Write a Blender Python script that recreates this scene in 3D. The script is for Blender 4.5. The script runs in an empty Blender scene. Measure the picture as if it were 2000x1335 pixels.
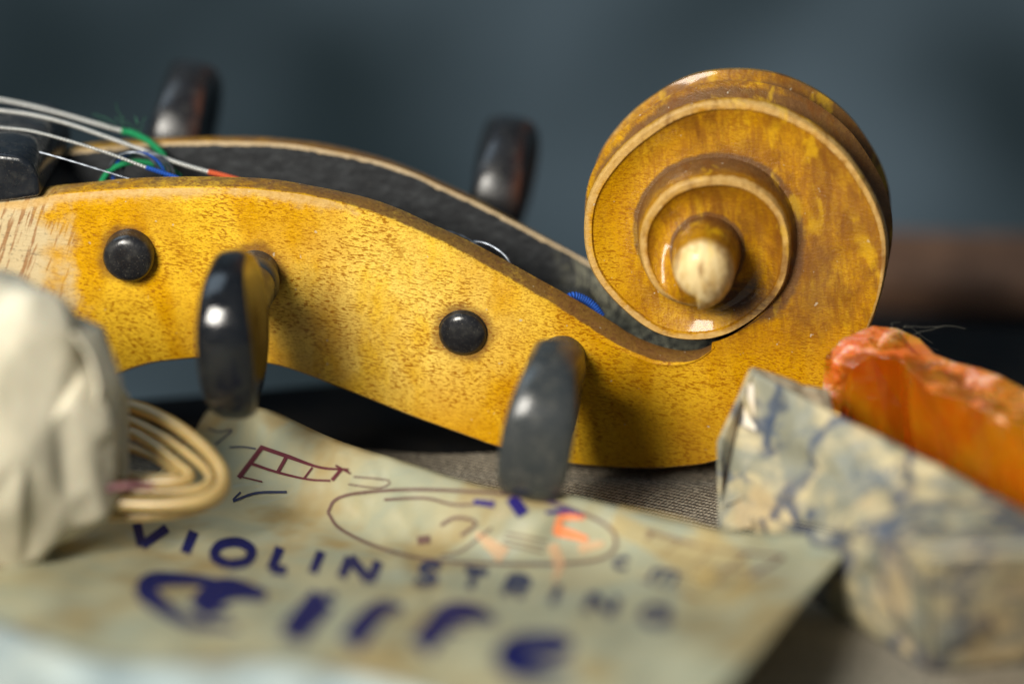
import bpy, math, random
from mathutils import Vector
random.seed(7)
S = bpy.context.scene; COL = S.collection
R_ = math.radians
# ------------------------------------------------------------------ camera (1 unit = 1 cm)
AZ, EL, D, FW = R_(5.5), R_(21), 60.0, 13.33
dv = Vector((math.sin(AZ)*math.cos(EL), -math.cos(AZ)*math.cos(EL), math.sin(EL)))
fwd = -dv; rgt = fwd.cross(Vector((0, 0, 1))).normalized(); upv = rgt.cross(fwd)
T = Vector((0, 0, 0)); K = FW/2000/D
def ray(px, py): return fwd + rgt*((px-1000)*K) - upv*((py-667.5)*K)
def P(px, py, y=0.0):                 # point of the photograph on the upright plane Y = y
    v = ray(px, py); C = T+dv*D; return C + v*((y-C.y)/v.y)
def G(px, py, z=0.0):                 # point of the photograph on the level plane Z = z
    v = ray(px, py); C = T+dv*D; return C + v*((z-C.z)/v.z)
T = Vector((0, 0, -P(1260, 922, .3).z))
cd = bpy.data.cameras.new('camera'); cam = bpy.data.objects.new('camera', cd); COL.objects.link(cam)
cam.location = T+dv*D; cam.rotation_euler = fwd.to_track_quat('-Z', 'Y').to_euler()
cd.sensor_width = 36; cd.lens = 36*D/FW; cd.clip_start = 1; cd.clip_end = 1000
cd.dof.use_dof = True; cd.dof.focus_distance = D-.25; cd.dof.aperture_fstop = cd.lens*1e-3/2.9; cd.dof.aperture_blades = 0
S.camera = cam
# ------------------------------------------------------------------ light
W = bpy.data.worlds.new('World'); S.world = W; W.use_nodes = True
bg = W.node_tree.nodes['Background']; bg.inputs[0].default_value = (.62, .80, 1, 1); bg.inputs[1].default_value = .14
def area(name, loc, tgt, size, sy, power, col):
    l = bpy.data.lights.new(name, 'AREA'); l.shape = 'RECTANGLE'; l.size = size; l.size_y = sy; l.energy = power; l.color = col
    o = bpy.data.objects.new(name, l); COL.objects.link(o); o.location = loc
    o.rotation_euler = (Vector(tgt)-Vector(loc)).to_track_quat('-Z', 'Y').to_euler()
area('window_light', (-25, -54, 37), (0, 0, 3), 22, 24, 84000, (1, .95, .85))
area('cool_fill_light', (-45, 10, 75), (0, 0, 3), 60, 60, 30000, (.66, .84, 1))  # unseen fill lamp added overhead for a cool sheen on the pegs
S.view_settings.view_transform = 'Standard'; S.view_settings.look = 'None'; S.view_settings.exposure = 0; S.view_settings.gamma = 1
S.cycles.max_bounces = 10; S.cycles.transmission_bounces = 8
# ------------------------------------------------------------------ node helpers
class M:
    def __init__(s, name):
        s.m = bpy.data.materials.new(name); s.m.use_nodes = True; s.t = s.m.node_tree
        s.b = s.t.nodes['Principled BSDF']; s.n = s.t.nodes; s._c = None
    def link(s, a, b): s.t.links.new(a, b)
    def put(s, v, inp):
        if hasattr(v, 'is_output'): s.link(v, inp)
        elif isinstance(v, (tuple, list)) and len(v) == 3 and inp.type == 'RGBA': inp.default_value = (*v, 1)
        else: inp.default_value = v
    def set(s, **k):
        for a, v in k.items(): s.put(v, s.b.inputs[a.replace('_', ' ')])
        return s
    def co(s):
        if not s._c: s._c = s.n.new('ShaderNodeTexCoord').outputs['Object']
        return s._c
    def map(s, scale=(1, 1, 1), rot=(0, 0, 0), loc=(0, 0, 0), src=None):
        m = s.n.new('ShaderNodeMapping'); s.link(src or s.co(), m.inputs[0])
        m.inputs['Location'].default_value = loc; m.inputs['Rotation'].default_value = rot; m.inputs['Scale'].default_value = scale
        return m.outputs[0]
    def turn(s, v, ang):               # rotate the point first, about Y
        m = s.n.new('ShaderNodeVectorRotate'); m.rotation_type = 'Y_AXIS'; s.link(v, m.inputs[0]); m.inputs['Angle'].default_value = ang
        return m.outputs[0]
    def noise(s, scale, vec=None, detail=3, rough=.5, dist=0, col=False):
        n = s.n.new('ShaderNodeTexNoise'); s.link(vec or s.co(), n.inputs['Vector']); n.inputs['Scale'].default_value = scale
        n.inputs['Detail'].default_value = detail; n.inputs['Roughness'].default_value = rough; n.inputs['Distortion'].default_value = dist
        return n.outputs['Color' if col else 'Fac']
    def voro(s, scale, vec=None, feature='F1', out='Distance', rnd=1):
        n = s.n.new('ShaderNodeTexVoronoi'); n.feature = feature; s.link(vec or s.co(), n.inputs['Vector'])
        n.inputs['Scale'].default_value = scale; n.inputs['Randomness'].default_value = rnd; return n.outputs[out]
    def wave(s, scale, vec=None, dist=0, ds=1, d='X', detail=2):
        n = s.n.new('ShaderNodeTexWave'); n.bands_direction = d; s.link(vec or s.co(), n.inputs['Vector'])
        n.inputs['Scale'].default_value = scale; n.inputs['Distortion'].default_value = dist; n.inputs['Detail Scale'].default_value = ds
        n.inputs['Detail'].default_value = detail
        return n.outputs['Fac']
    def ramp(s, v, a, b, c=0., d=1.):
        n = s.n.new('ShaderNodeMapRange'); n.interpolation_type = 'SMOOTHSTEP'; s.link(v, n.inputs[0])
        n.inputs[1].default_value = a; n.inputs[2].default_value = b; n.inputs[3].default_value = c; n.inputs[4].default_value = d
        return n.outputs[0]
    def math(s, op, a, b=0., c=None):
        n = s.n.new('ShaderNodeMath'); n.operation = op; s.put(a, n.inputs[0]); s.put(b, n.inputs[1])
        if c is not None: s.put(c, n.inputs[2])
        return n.outputs[0]
    def mix(s, f, a, b, mode='MIX'):
        n = s.n.new('ShaderNodeMix'); n.data_type = 'RGBA'; n.blend_type = mode
        s.put(f, n.inputs[0]); s.put(a, n.inputs[6]); s.put(b, n.inputs[7]); return n.outputs[2]
    def attr(s, name):
        n = s.n.new('ShaderNodeAttribute'); n.attribute_name = name; return n.outputs['Fac']
    def xyz(s, src=None):
        n = s.n.new('ShaderNodeSeparateXYZ'); s.link(src or s.co(), n.inputs[0]); return n.outputs
    def dist(s, p, scale=(1, 1, 1)):
        n = s.n.new('ShaderNodeVectorMath'); n.operation = 'DISTANCE'; s.link(s.map(scale), n.inputs[0])
        n.inputs[1].default_value = [a*b for a, b in zip(p, scale)]; return n.outputs['Value']
    def bump(s, h, dist=.02, strength=1., prev=None):
        n = s.n.new('ShaderNodeBump'); s.put(h, n.inputs['Height']); n.inputs['Distance'].default_value = dist
        n.inputs['Strength'].default_value = strength
        if prev: s.link(prev, n.inputs['Normal'])
        s.link(n.outputs[0], s.b.inputs['Normal']); return n.outputs[0]
# ------------------------------------------------------------------ object helpers
def thing(name, label, cat, loc=(0, 0, 0)):
    o = bpy.data.objects.new(name, None); COL.objects.link(o); o.empty_display_size = .5
    o.location = loc; o['label'] = label; o['category'] = cat; return o
def mesh(name, verts, faces, mat, parent=None, smooth=True, sharp=38, attrs=None, label=None, uv=None, kind=None):
    me = bpy.data.meshes.new(name); org = Vector(parent_loc(parent)) if parent else Vector((0, 0, 0))
    me.from_pydata([tuple(Vector(v)-org) for v in verts], [], faces); me.validate(); me.update()
    if attrs:
        for k, vals in attrs.items():
            a = me.attributes.new(k, 'FLOAT', 'POINT'); a.data.foreach_set('value', vals)
    if uv:
        l = me.uv_layers.new(name='UVMap')
        for lp in me.loops: l.data[lp.index].uv = uv[lp.vertex_index]
    if smooth:
        me.shade_smooth()
        if sharp: me.set_sharp_from_angle(angle=R_(sharp))
    if mat: me.materials.append(mat)
    o = bpy.data.objects.new(name, me); COL.objects.link(o)
    if parent: o.parent = parent
    if label: o['label'] = label
    if kind: o['kind'] = kind
    return o
ABS = {}
def parent_loc(p):
    v = Vector((0, 0, 0))
    while p: v += p.location; p = p.parent
    return v
def gfaces(nc, nr, flip=False, closed=False, off=0):
    f = []
    for i in range(nc if closed else nc-1):
        for j in range(nr-1):
            a, b = off+i*nr+j, off+((i+1) % nc)*nr+j
            q = (a, b, b+1, a+1); f.append(q[::-1] if flip else q)
    return f
def cat(pts, n):                        # Catmull-Rom resample, even in arc length
    pts = [Vector(p) for p in pts]; out = []
    e = [2*pts[0]-pts[1]]+pts+[2*pts[-1]-pts[-2]]
    for i in range(1, len(e)-2):
        for k in range(12):
            t = k/12; p0, p1, p2, p3 = e[i-1:i+3]
            out.append(.5*((2*p1)+(p2-p0)*t+(2*p0-5*p1+4*p2-p3)*t*t+(3*p1-p0-3*p2+p3)*t**3))
    out.append(pts[-1]); return even(out, n)
def even(pts, n):
    L = [0]
    for a, b in zip(pts, pts[1:]): L.append(L[-1]+(b-a).length)
    res = []; j = 0
    for k in range(n):
        s = L[-1]*k/(n-1)
        while j < len(L)-2 and L[j+1] < s: j += 1
        d = L[j+1]-L[j]; res.append(pts[j].lerp(pts[j+1], 0 if d == 0 else (s-L[j])/d))
    return res
def tube(name, pts, r, mat, parent, n=10, ns=None, caps=True, label=None, closed=False):
    pts = cat(pts, ns) if ns else [Vector(p) for p in pts]
    V, UV = [], []; Ln = 0; prev = None
    for i, p in enumerate(pts):
        t = (pts[min(i+1, len(pts)-1)]-pts[max(i-1, 0)]).normalized()
        if prev is None: a = t.orthogonal().normalized()
        else: a = (prev-t*prev.dot(t)).normalized()
        prev = a; b = t.cross(a); rr = r(i/(len(pts)-1)) if callable(r) else r
        if i: Ln += (p-pts[i-1]).length
        for k in range(n):
            an = 2*math.pi*k/n; V.append(p+(a*math.cos(an)+b*math.sin(an))*rr); UV.append((Ln, k/n))
    F = []
    for i in range(len(pts)-1):
        for k in range(n):
            k2 = (k+1) % n; F.append((i*n+k, i*n+k2, (i+1)*n+k2, (i+1)*n+k))
    if caps: F += [tuple(range(n))[::-1], tuple(range((len(pts)-1)*n, len(pts)*n))]
    return mesh(name, V, F, mat, parent, uv=UV, label=label)
def lerpt(tab, x):
    if x <= tab[0][0]: return tab[0][1]
    for (a, va), (b, vb) in zip(tab, tab[1:]):
        if x <= b:
            t = (x-a)/(b-a); return va+(vb-va)*t
    return tab[-1][1]
def sm(a, b, x):
    t = max(0, min(1, (x-a)/(b-a))); return t*t*(3-2*t)
# ------------------------------------------------------------------ materials
VROOT = G(1260, 922, 0)                  # the place where the pegbox rests on the cloth
def px2(px, py, y=0): return tuple(P(px, py, y)-VROOT)
def wood():
    m = M('varnished_maple'); x, y, z = m.xyz()
    warp = m.turn(m.co(), R_(-9))
    fl = m.math('ADD', m.noise(1, m.map((14, 14, 50), src=warp), 2, .5), m.math('MULTIPLY', m.math('SUBTRACT', m.noise(1.3, detail=2), .5), .12))
    fleck = m.ramp(fl, .535, .595)
    fine = m.ramp(m.noise(1, m.map((30, 30, 85), src=warp), 3, .6), .46, .70)
    flame = m.ramp(m.noise(1, m.map((1.5, 1, .35), loc=(2.2, 0, 0), src=m.turn(m.co(), R_(10))), 2, .5, .3), .44, .60)
    patch = m.ramp(m.noise(.9, m.map((1, 1, 1), loc=(4, 0, 2)), 4, .6, .4), .44, .68)
    gold = m.mix(m.noise(5, detail=4), (.47, .215, .0), (.78, .425, .0))
    c = m.mix(m.math('MULTIPLY', flame, .55), gold, (.86, .56, .04))
    # pale polished patch in the middle of the cheek, where the varnish is rubbed thin
    d = m.dist(px2(760, 620), (.75, .3, 1)); rub = m.ramp(d, 2.1, .3)
    rub = m.math('MULTIPLY', rub, m.ramp(m.noise(1.6, m.map((1.4, 1, .7)), 3, .6), .25, .62))
    c = m.mix(m.math('MULTIPLY', rub, .72), c, (.88, .64, .15))
    rt = m.ramp(m.math('ADD', x, m.math('MULTIPLY', m.noise(1.2, detail=3), 1.5)), px2(1040, 600)[0]+.75, px2(1200, 600)[0]+.75)
    c = m.mix(m.math('MULTIPLY', rt, .5), c, (.46, .215, .0))
    c = m.mix(m.math('MULTIPLY', patch, .40), c, (.40, .15, .003))
    c = m.mix(m.math('MULTIPLY', fine, .75), c, (.33, .13, .008))
    c = m.mix(m.math('MULTIPLY', fleck, m.ramp(m.noise(1.7, detail=3), .35, .6, .42, .85)), c, (.28, .095, .0))
    # scroll: deeper varnish, dirt rubbed in
    sc = m.ramp(x, px2(1180, 400)[0], px2(1300, 400)[0])
    sc = m.math('MULTIPLY', sc, m.ramp(z, px2(1300, 740)[2], px2(1300, 560)[2]))
    grn = m.noise(1, m.map((17, 17, 3), src=m.turn(m.co(), R_(5))), 3, .65)
    c = m.mix(m.math('MULTIPLY', sc, m.ramp(grn, .42, .62, 0, .8)), c, (.25, .085, .008))
    c = m.mix(m.math('MULTIPLY', sc, .45), c, (.38, .17, .006))
    br = m.ramp(m.noise(1.1, m.map((1, 1, .8), loc=(1, 3, 5)), 4, .62, .5), .42, .64)
    c = m.mix(m.math('MULTIPLY', sc, m.math('MULTIPLY', br, .6)), c, (.15, .05, .006))
    # pale bare wood on the neck end
    nb = m.math('ADD', x, m.math('MULTIPLY', m.noise(3, detail=4), 1.3))
    nb = m.math('ADD', nb, m.math('MULTIPLY', z, .12))
    bare = m.ramp(nb, px2(165, 400)[0]+.95, px2(100, 400)[0]+.75)
    streak = m.ramp(m.noise(1, m.map((13, 5, 1.3), src=m.turn(m.co(), R_(-20))), 3, .6), .52, .60)
    bc = m.mix(streak, (.56, .44, .25), (.33, .18, .08))
    bc = m.mix(m.ramp(m.noise(1, m.map((12, 12, 40)), 3, .7), .58, .68, 0, .7), bc, (.10, .075, .055))
    c = m.mix(bare, c, bc)
    # dirt rings round the peg holes
    for (a, b, r) in ((905, 650, .42), (250, 497, .42), (500, 530, .42)):
        rg = m.ramp(m.math('ADD', m.dist(px2(a, b), (1, .3, 1)), m.math('MULTIPLY', m.noise(4, detail=3), .25)), r+.18, r+.02)
        c = m.mix(m.math('MULTIPLY', rg, .75), c, (.13, .05, .015))
    ed = m.attr('edge'); ew = m.ramp(m.math('ADD', m.math('ADD', ed, m.math('MULTIPLY', m.math('SUBTRACT', m.noise(7, detail=4), .5), .9)), m.math('MULTIPLY', m.math('SUBTRACT', m.noise(.8, detail=2), .5), 1.0)), .35, .85)
    c = m.mix(m.math('MULTIPLY', ew, .85), c, m.mix(m.noise(14, detail=3), (.36, .19, .04), (.66, .44, .17)))
    c = m.mix(m.math('MULTIPLY', m.ramp(ed, 1.1, 1.8), .75), c, m.mix(m.ramp(m.noise(5, m.map((2, 1, .6)), 3), .4, .65), (.86, .68, .36), (.62, .42, .17)))
    gr = m.attr('grime_shade'); gw = m.ramp(m.math('ADD', gr, m.math('MULTIPLY', m.math('SUBTRACT', m.noise(6, detail=5, rough=.65), .5), .8)), .3, .8)
    c = m.mix(m.math('MULTIPLY', gw, .86), c, m.mix(m.noise(11, detail=4), (.055, .026, .012), (.17, .085, .035)))
    fs = m.ramp(m.noise(1, m.map((4.0, 2.5, 1.5), src=m.turn(m.co(), R_(8))), 3, .6, .3), .50, .66)
    c = m.mix(m.math('MULTIPLY', sc, m.math('MULTIPLY', fs, .55)), c, (.14, .045, .006))
    hi = m.ramp(m.noise(1, m.map((3.4, 2.5, 1.6), loc=(9, 1, 4), src=m.turn(m.co(), R_(6))), 3, .6, .3), .56, .68)
    c = m.mix(m.math('MULTIPLY', sc, m.math('MULTIPLY', hi, .30)), c, (.80, .48, .01))
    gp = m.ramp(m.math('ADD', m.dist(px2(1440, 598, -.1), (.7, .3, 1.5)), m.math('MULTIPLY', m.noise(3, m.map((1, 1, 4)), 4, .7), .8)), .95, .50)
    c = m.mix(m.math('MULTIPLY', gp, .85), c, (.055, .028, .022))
    gp = m.ramp(m.math('ADD', m.dist(px2(1590, 560, .2), (1.3, .3, .6)), m.math('MULTIPLY', m.noise(2, m.map((1, 1, 1)), 4, .7), .8)), 1.05, .40)  # painted shade of the inner turn on the face to its right
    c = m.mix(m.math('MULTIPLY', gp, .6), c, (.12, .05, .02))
    for i, (sc_, th) in enumerate(((9, .74), (16, .76))):
        c = m.mix(m.ramp(m.noise(sc_, m.map(loc=(i*7, 2, 1)), 2, .5), th, th+.03, 0, .6), c, (.50, .44, .33))
    m.set(Base_Color=c, Roughness=m.ramp(m.noise(5, detail=4), .3, .7, .26, .46), Coat_Weight=.3, Coat_Roughness=.10)
    m.b.inputs['Specular IOR Level'].default_value = .12
    b = m.bump(m.noise(5, detail=3), .012, .6)
    m.bump(m.math('ADD', m.noise(1, m.map((12, 12, 36), src=warp), 4, .6), m.math('MULTIPLY', m.noise(45, detail=2), .5)), .014, .7, b)
    return m.m
def ebony(name='ebony', base=(.010, .010, .012), rough=.28, dust=.25):
    m = M(name); n = m.noise(7, detail=5, rough=.65)
    c = m.mix(m.ramp(n, .45, .75, 0, dust), base, (.10, .095, .08))
    c = m.mix(m.ramp(m.noise(60, detail=1), .70, .74, 0, .6), c, (.22, .20, .16))
    c = m.mix(m.math('MULTIPLY', m.attr('wear'), m.ramp(m.noise(3, detail=3), .3, .6, .3, 1)), c, (.22, .075, .035))
    m.set(Base_Color=c, Roughness=m.ramp(m.noise(3, detail=4), .3, .7, rough-.06, rough+.14))
    m.bump(m.noise(14, detail=4), .01, .4); return m.m
WOOD = wood(); EB = ebony(); EBG = ebony('polished_ebony', (.005, .006, .008), .12, .06); EB2 = ebony('worn_ebony', (.028, .032, .034), .24, .5)
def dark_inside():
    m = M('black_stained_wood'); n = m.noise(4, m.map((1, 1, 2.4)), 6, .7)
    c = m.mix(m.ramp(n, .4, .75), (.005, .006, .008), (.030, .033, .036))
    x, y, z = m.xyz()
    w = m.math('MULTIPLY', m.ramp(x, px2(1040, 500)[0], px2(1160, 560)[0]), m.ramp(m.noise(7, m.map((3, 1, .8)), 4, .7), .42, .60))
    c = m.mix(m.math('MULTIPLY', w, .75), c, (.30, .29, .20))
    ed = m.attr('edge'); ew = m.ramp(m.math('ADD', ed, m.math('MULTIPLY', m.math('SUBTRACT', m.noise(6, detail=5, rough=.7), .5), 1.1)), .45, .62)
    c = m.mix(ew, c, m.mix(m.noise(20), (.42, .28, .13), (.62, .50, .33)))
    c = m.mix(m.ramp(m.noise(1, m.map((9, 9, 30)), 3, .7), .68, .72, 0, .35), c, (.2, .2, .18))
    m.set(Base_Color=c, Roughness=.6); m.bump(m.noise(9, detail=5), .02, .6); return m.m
DARK = dark_inside()
def simple(name, a, b=None, sc=5, rough=.6, bumpd=0, bs=20, **k):
    m = M(name); m.set(Base_Color=m.mix(m.ramp(m.noise(sc, detail=5, rough=.6), .35, .65), a, b or a), Roughness=rough)
    if bumpd: m.bump(m.noise(bs, detail=4), bumpd, .7)
    if k: m.set(**k)
    return m.m
# ------------------------------------------------------------------ setting: wall, table, cloth
def wallmat():
    m = M('slate_grey_wall'); n = m.noise(.06, m.map(loc=(19, 0, 11)), 3, .55, .3)
    c = m.mix(m.ramp(n, .40, .60), (.020, .038, .046), (.150, .205, .245)); m.set(Base_Color=c, Roughness=.9); return m.m
w = mesh('wall', [(-160, 75, -110), (160, 75, -110), (160, 75, 110), (-160, 75, 110)], [(0, 1, 2, 3)], wallmat(), kind='structure')
w2 = mesh('floor', [(-160, -100, -75), (160, -100, -75), (160, 75, -75), (-160, 75, -75)], [(0, 1, 2, 3)], simple('dark_floor', (.05, .06, .07), (.08, .09, .1), .1), kind='structure')
def slab(name, top, th, mat, **k):
    n = len(top); V = list(top)+[v-Vector((0, 0, th)) for v in top]
    F = [tuple(range(n)), tuple(range(n, 2*n))[::-1]]+[(i, i+n, (i+1) % n+n, (i+1) % n) for i in range(n)]
    return mesh(name, V, F, mat, smooth=False, **k)
TBZ = -.10
tb = [Vector((-22, -28, TBZ)), Vector((22, -28, TBZ)), Vector((22, 6.4, TBZ)), Vector((4.0, 6.4, TBZ)), G(1330, 640, TBZ), G(1000, 722, TBZ), G(740, 742, TBZ), G(250, 784, TBZ), G(-900, 870, TBZ)]
tb_o = slab('table', tb, 2.5, simple('black_lacquered_wood', (.006, .006, .007), (.010, .009, .008), 2, .9, Specular_IOR_Level=.12))
tb_o['label'] = 'black table top under the brown ribbed cloth, its rear edge dark below the pegbox'; tb_o['category'] = 'table'
def clothmat():
    m = M('ribbed_brown_cloth')
    v = m.n.new('ShaderNodeVectorRotate'); v.rotation_type = 'Z_AXIS'; m.link(m.co(), v.inputs[0]); v.inputs['Angle'].default_value = R_(24)
    rib = m.wave(3.6, v.outputs[0], 1.6, 2.5, 'Y', 3); w2 = m.wave(6, v.outputs[0], 3.0, 3, 'X', 3)
    h = m.math('ADD', m.math('MULTIPLY', rib, .40), m.math('MULTIPLY', w2, .30))
    h = m.math('ADD', h, m.math('MULTIPLY', m.noise(12, m.map((1, 1.6, 1)), 3, .6), 1.1))
    c = m.mix(m.ramp(h, .65, 1.15), (.05, .042, .03), (.50, .44, .33))
    c = m.mix(m.ramp(m.noise(30, detail=2), .70, .74, 0, .7), c, (.5, .47, .4))
    c = m.mix(m.ramp(m.noise(.5, detail=3), .35, .65, 0, .35), c, (.10, .075, .05))
    m.set(Base_Color=c, Roughness=.95); m.bump(h, .05, 1); return m.m
def cloth():
    n1, n2 = 150, 110; V = []
    for i in range(n1):
        for j in range(n2):
            x = -20+40*i/(n1-1); v = j/(n2-1)
            yb = .95+.12*math.sin(x*.9)+.05*math.sin(x*2.7+1)
            y = -24+(yb+24)*(1-(1-v)**1.5)
            z = .0+.03*math.sin(x*1.1+y*.7)*math.sin(y*.9-x*.3)*(1-math.exp(-((x-2)**2+y*y)*.05))
            V.append((x, y, z-.07*sm(.97, 1, v)))
    o = mesh('cloth', V, gfaces(n1, n2), clothmat(), sharp=None)
    o['label'] = 'brown ribbed cloth spread under the violin, paper and rosin'; o['category'] = 'cloth'
cloth()
def boardmat():
    m = M('dark_red_wood'); x, y, z = m.xyz()
    c = m.mix(m.ramp(m.noise(1, m.map((.6, .6, 3)), 4, .6), .35, .65), (.030, .014, .008), (.105, .045, .022)); m.set(Base_Color=c, Roughness=.5); return m.m
bz = P(1900, 552, 10).z
def bbox(name, x0, x1, y0, y1, z0, z1, mat, bev=.15, parent=None):
    me_v = []; prof = [(y0, z0), (y0, z1-bev), (y0+bev*.3, z1-bev*.3), (y0+bev, z1), (y1-bev, z1), (y1, z1-bev), (y1, z0)]
    for x in (x0, x1): me_v += [(x, a, b) for a, b in prof]
    n = len(prof); F = [(i, i+1, i+1+n, i+n) for i in range(n-1)]+[(n-1, 0, n, 2*n-1), tuple(range(n))[::-1], tuple(range(n, 2*n))]
    return mesh(name, me_v, F, mat, parent, sharp=30)
brd = thing('wooden_board', 'dark reddish brown wooden board standing out of focus behind the amber rosin', 'board', (9, 12, TBZ))
bz = P(1900, 600, 8.5).z
bbox('panel', 3.2, 20, 8.5, 10.5, TBZ-3, bz, simple('dark_stained_wood', (.022, .022, .026), (.035, .028, .028), .5, .8), .2, brd)
bbox('top_rail', 3.1, 20.1, 8.3, 10.7, bz+.003, bz+.50, simple('reddish_brown_rail', (.10, .046, .022), (.17, .082, .042), 1.5, .85), .35, brd)

# ------------------------------------------------------------------ the violin head
VIO = thing('violin', 'amber varnished violin head with carved scroll and black pegs, resting on the cloth', 'violin', VROOT)
MY = 1.12                                # the middle plane of the head
# outlines read in photograph pixels
bot = [(-220, 860), (-100, 810), (0, 790), (110, 768), (180, 750), (230, 734), (260, 723), (300, 712), (350, 706), (385, 703), (430, 703), (480, 707), (540, 717), (600, 736), (700, 775), (800, 815), (900, 851), (980, 879), (1060, 900), (1120, 911), (1200, 918), (1280, 920), (1352, 915)]
topo = [(-220, 420), (-100, 408), (0, 397), (84, 388), (122, 380), (245, 371), (350, 368), (455, 368), (530, 374), (595, 382), (670, 399), (740, 421), (810, 450), (880, 483), (950, 522), (1020, 561), (1090, 603), (1160, 647), (1199, 671), (1232, 687), (1258, 697), (1285, 706), (1331, 709), (1364, 702), (1390, 684), (1402, 672)]
topi = [(-220, 392), (-100, 382), (0, 374), (84, 366), (122, 361), (175, 356), (245, 349), (350, 345), (455, 346), (530, 350), (600, 361), (705, 383), (775, 406), (845, 438), (915, 470), (985, 507), (1055, 546), (1125, 585), (1195, 628), (1225, 648), (1255, 663), (1290, 676), (1331, 684), (1364, 682), (1390, 672), (1402, 662)]
back = [(1352, 915), (1400, 904), (1460, 888), (1530, 850), (1600, 795), (1655, 725), (1690, 665), (1708, 627), (1724, 575), (1732, 535), (1736, 508), (1735, 467), (1730, 440), (1716, 400), (1695, 361), (1660, 308), (1628, 276), (1590, 247), (1558, 229), (1520, 212), (1485, 203), (1450, 198), (1397, 198), (1360, 204), (1327, 214), (1290, 233), (1257, 256), (1230, 276), (1205, 299), (1170, 342), (1147, 384), (1138, 432), (1139, 485), (1151, 530), (1172, 562), (1199, 593), (1232, 623), (1265, 648), (1298, 662), (1331, 668), (1364, 669), (1397, 665)]
rim2 = [(1430, 654), (1463, 635), (1496, 609), (1522, 579), (1539, 545), (1546, 498), (1544, 458), (1532, 418), (1512, 391), (1487, 369), (1456, 354), (1417, 347), (1380, 348), (1347, 354), (1314, 367), (1285, 390), (1262, 420), (1249, 452), (1247, 490), (1254, 524), (1268, 553), (1287, 577), (1311, 591), (1337, 599), (1364, 602)]
rim3 = [(1390, 598), (1413, 584), (1430, 560), (1437, 531), (1432, 505), (1420, 487), (1400, 474), (1372, 467), (1345, 474), (1326, 488), (1315, 506), (1312, 526), (1318, 547), (1329, 565), (1344, 577), (1360, 583)]
YT = [(-140, 0), (-99, .03), (-60, .08), (0, .20), (90, .38), (180, .30), (261, .10), (300, .04), (360, -.02), (450, -.12), (540, -.24), (630, -.36), (660, -.45), (700, -.58), (760, -.72), (830, -.80), (900, -.80), (990, -.72)]
keys = []; last = -200
for lst, (cx, cy) in ((back, (1430, 450)), (rim2, (1398, 478)), (rim3, (1373, 526))):
    for (a, b) in lst:
        an = math.degrees(math.atan2(cy-b, a-cx))
        while an < last-20: an += 360
        while an-last > 340: an -= 360
        if an <= last: an = last+1.5
        last = an; keys.append((an, a, b))
TMAX = keys[-1][0]
def rraw(t):
    for (a, b) in zip(keys, keys[1:]):
        if t <= b[0]:
            s = (t-a[0])/(b[0]-a[0]); return Vector((a[1]+(b[1]-a[1])*s, a[2]+(b[2]-a[2])*s))
    return Vector(keys[-1][1:])
def rpx(t, w=5.):
    a = Vector((0, 0)); sw = 0
    for k in range(-4, 5):
        tt = t+k*w/2; g = math.exp(-(k/2.2)**2)
        if tt < keys[0][0] or tt > TMAX: continue
        a += rraw(tt)*g; sw += g
    return a/sw
def ysm(t): return sum(lerpt(YT, t+k*6) for k in (-2, -1, 0, 1, 2))/5
def R3(t):
    if t > TMAX: t = TMAX
    q = rpx(t); return P(q.x, q.y, ysm(t))
T0 = keys[0][0]; TE = TMAX-360
CEN = P(1420, 455, .2)
# near side: one grid of columns, from the neck end along the cheek and round the scroll to the eye
cols = []                                # (list of points, edge values, grime values)
def arcpts(lst, n):
    return cat([(a, b, 0) for a, b in lst], n)
NP_ = 130
bl = arcpts(bot[:20], 2000); tl = arcpts(topo, 2000); il = arcpts(topi, 2000)
def atx(L, x):
    lo = 0
    for i in range(len(L)-1):
        if L[i].x <= x <= L[i+1].x:
            d = L[i+1].x-L[i].x; return L[i].lerp(L[i+1], 0 if d == 0 else (x-L[i].x)/d)
    return L[-1]
bot_l, top_l, in_l = [], [], []
NA = 100; XB = 1000
for i in range(NA):
    x = -220+(XB+220)*i/NA; bot_l.append(atx(arcb := bl, x)); top_l.append(atx(tl, x)); in_l.append(atx(il, x))
def tail(L, n):
    s = atx(L, XB); rest = [s]+[p for p in L if p.x > XB+.5]; return even(rest, n)
NB = 50
blf = arcpts(bot, 3000); bot_l += tail(blf, NB)[:-1]; top_l += tail(tl, NB)[:-1]; in_l += tail(il, NB)[:-1]
NCP = len(bot_l)
ROWS = 26
def section(O, Oy, I, Iy, cw, inset_dir_scale, wall_to=None, pegbox=False, bk=None, sharpstep=.0, edge_amt=1., grimy=0.):
    """points from the back edge of the outline across the face to I, and up the wall"""
    inn = (I-O); L = inn.length; u = inn/L
    pts = [O+Vector((0, .16, 0)), O+Vector((0, .06, 0))+u*.008, O+u*.035+Vector((0, .012, 0)), O+u*cw]
    ed = [.3*edge_amt, .9*edge_amt, 1.*edge_amt, .62*edge_amt]; gr = [.25, .0, 0, 0]
    st = O+u*(cw+.018)+Vector((0, sharpstep, 0)); pts.append(st); ed.append(.05); gr.append(.45 if sharpstep > .01 else 0)
    n = ROWS-5
    for k in range(1, n+1):
        s = k/n; p = st.lerp(I, s); dish = math.sin(math.pi*min(1, s))*sharpstep*1.8
        pts.append(p+Vector((0, dish, 0))); ed.append(0); gr.append(grimy*sm(.80, 1, s))
    return pts, ed, gr
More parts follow.
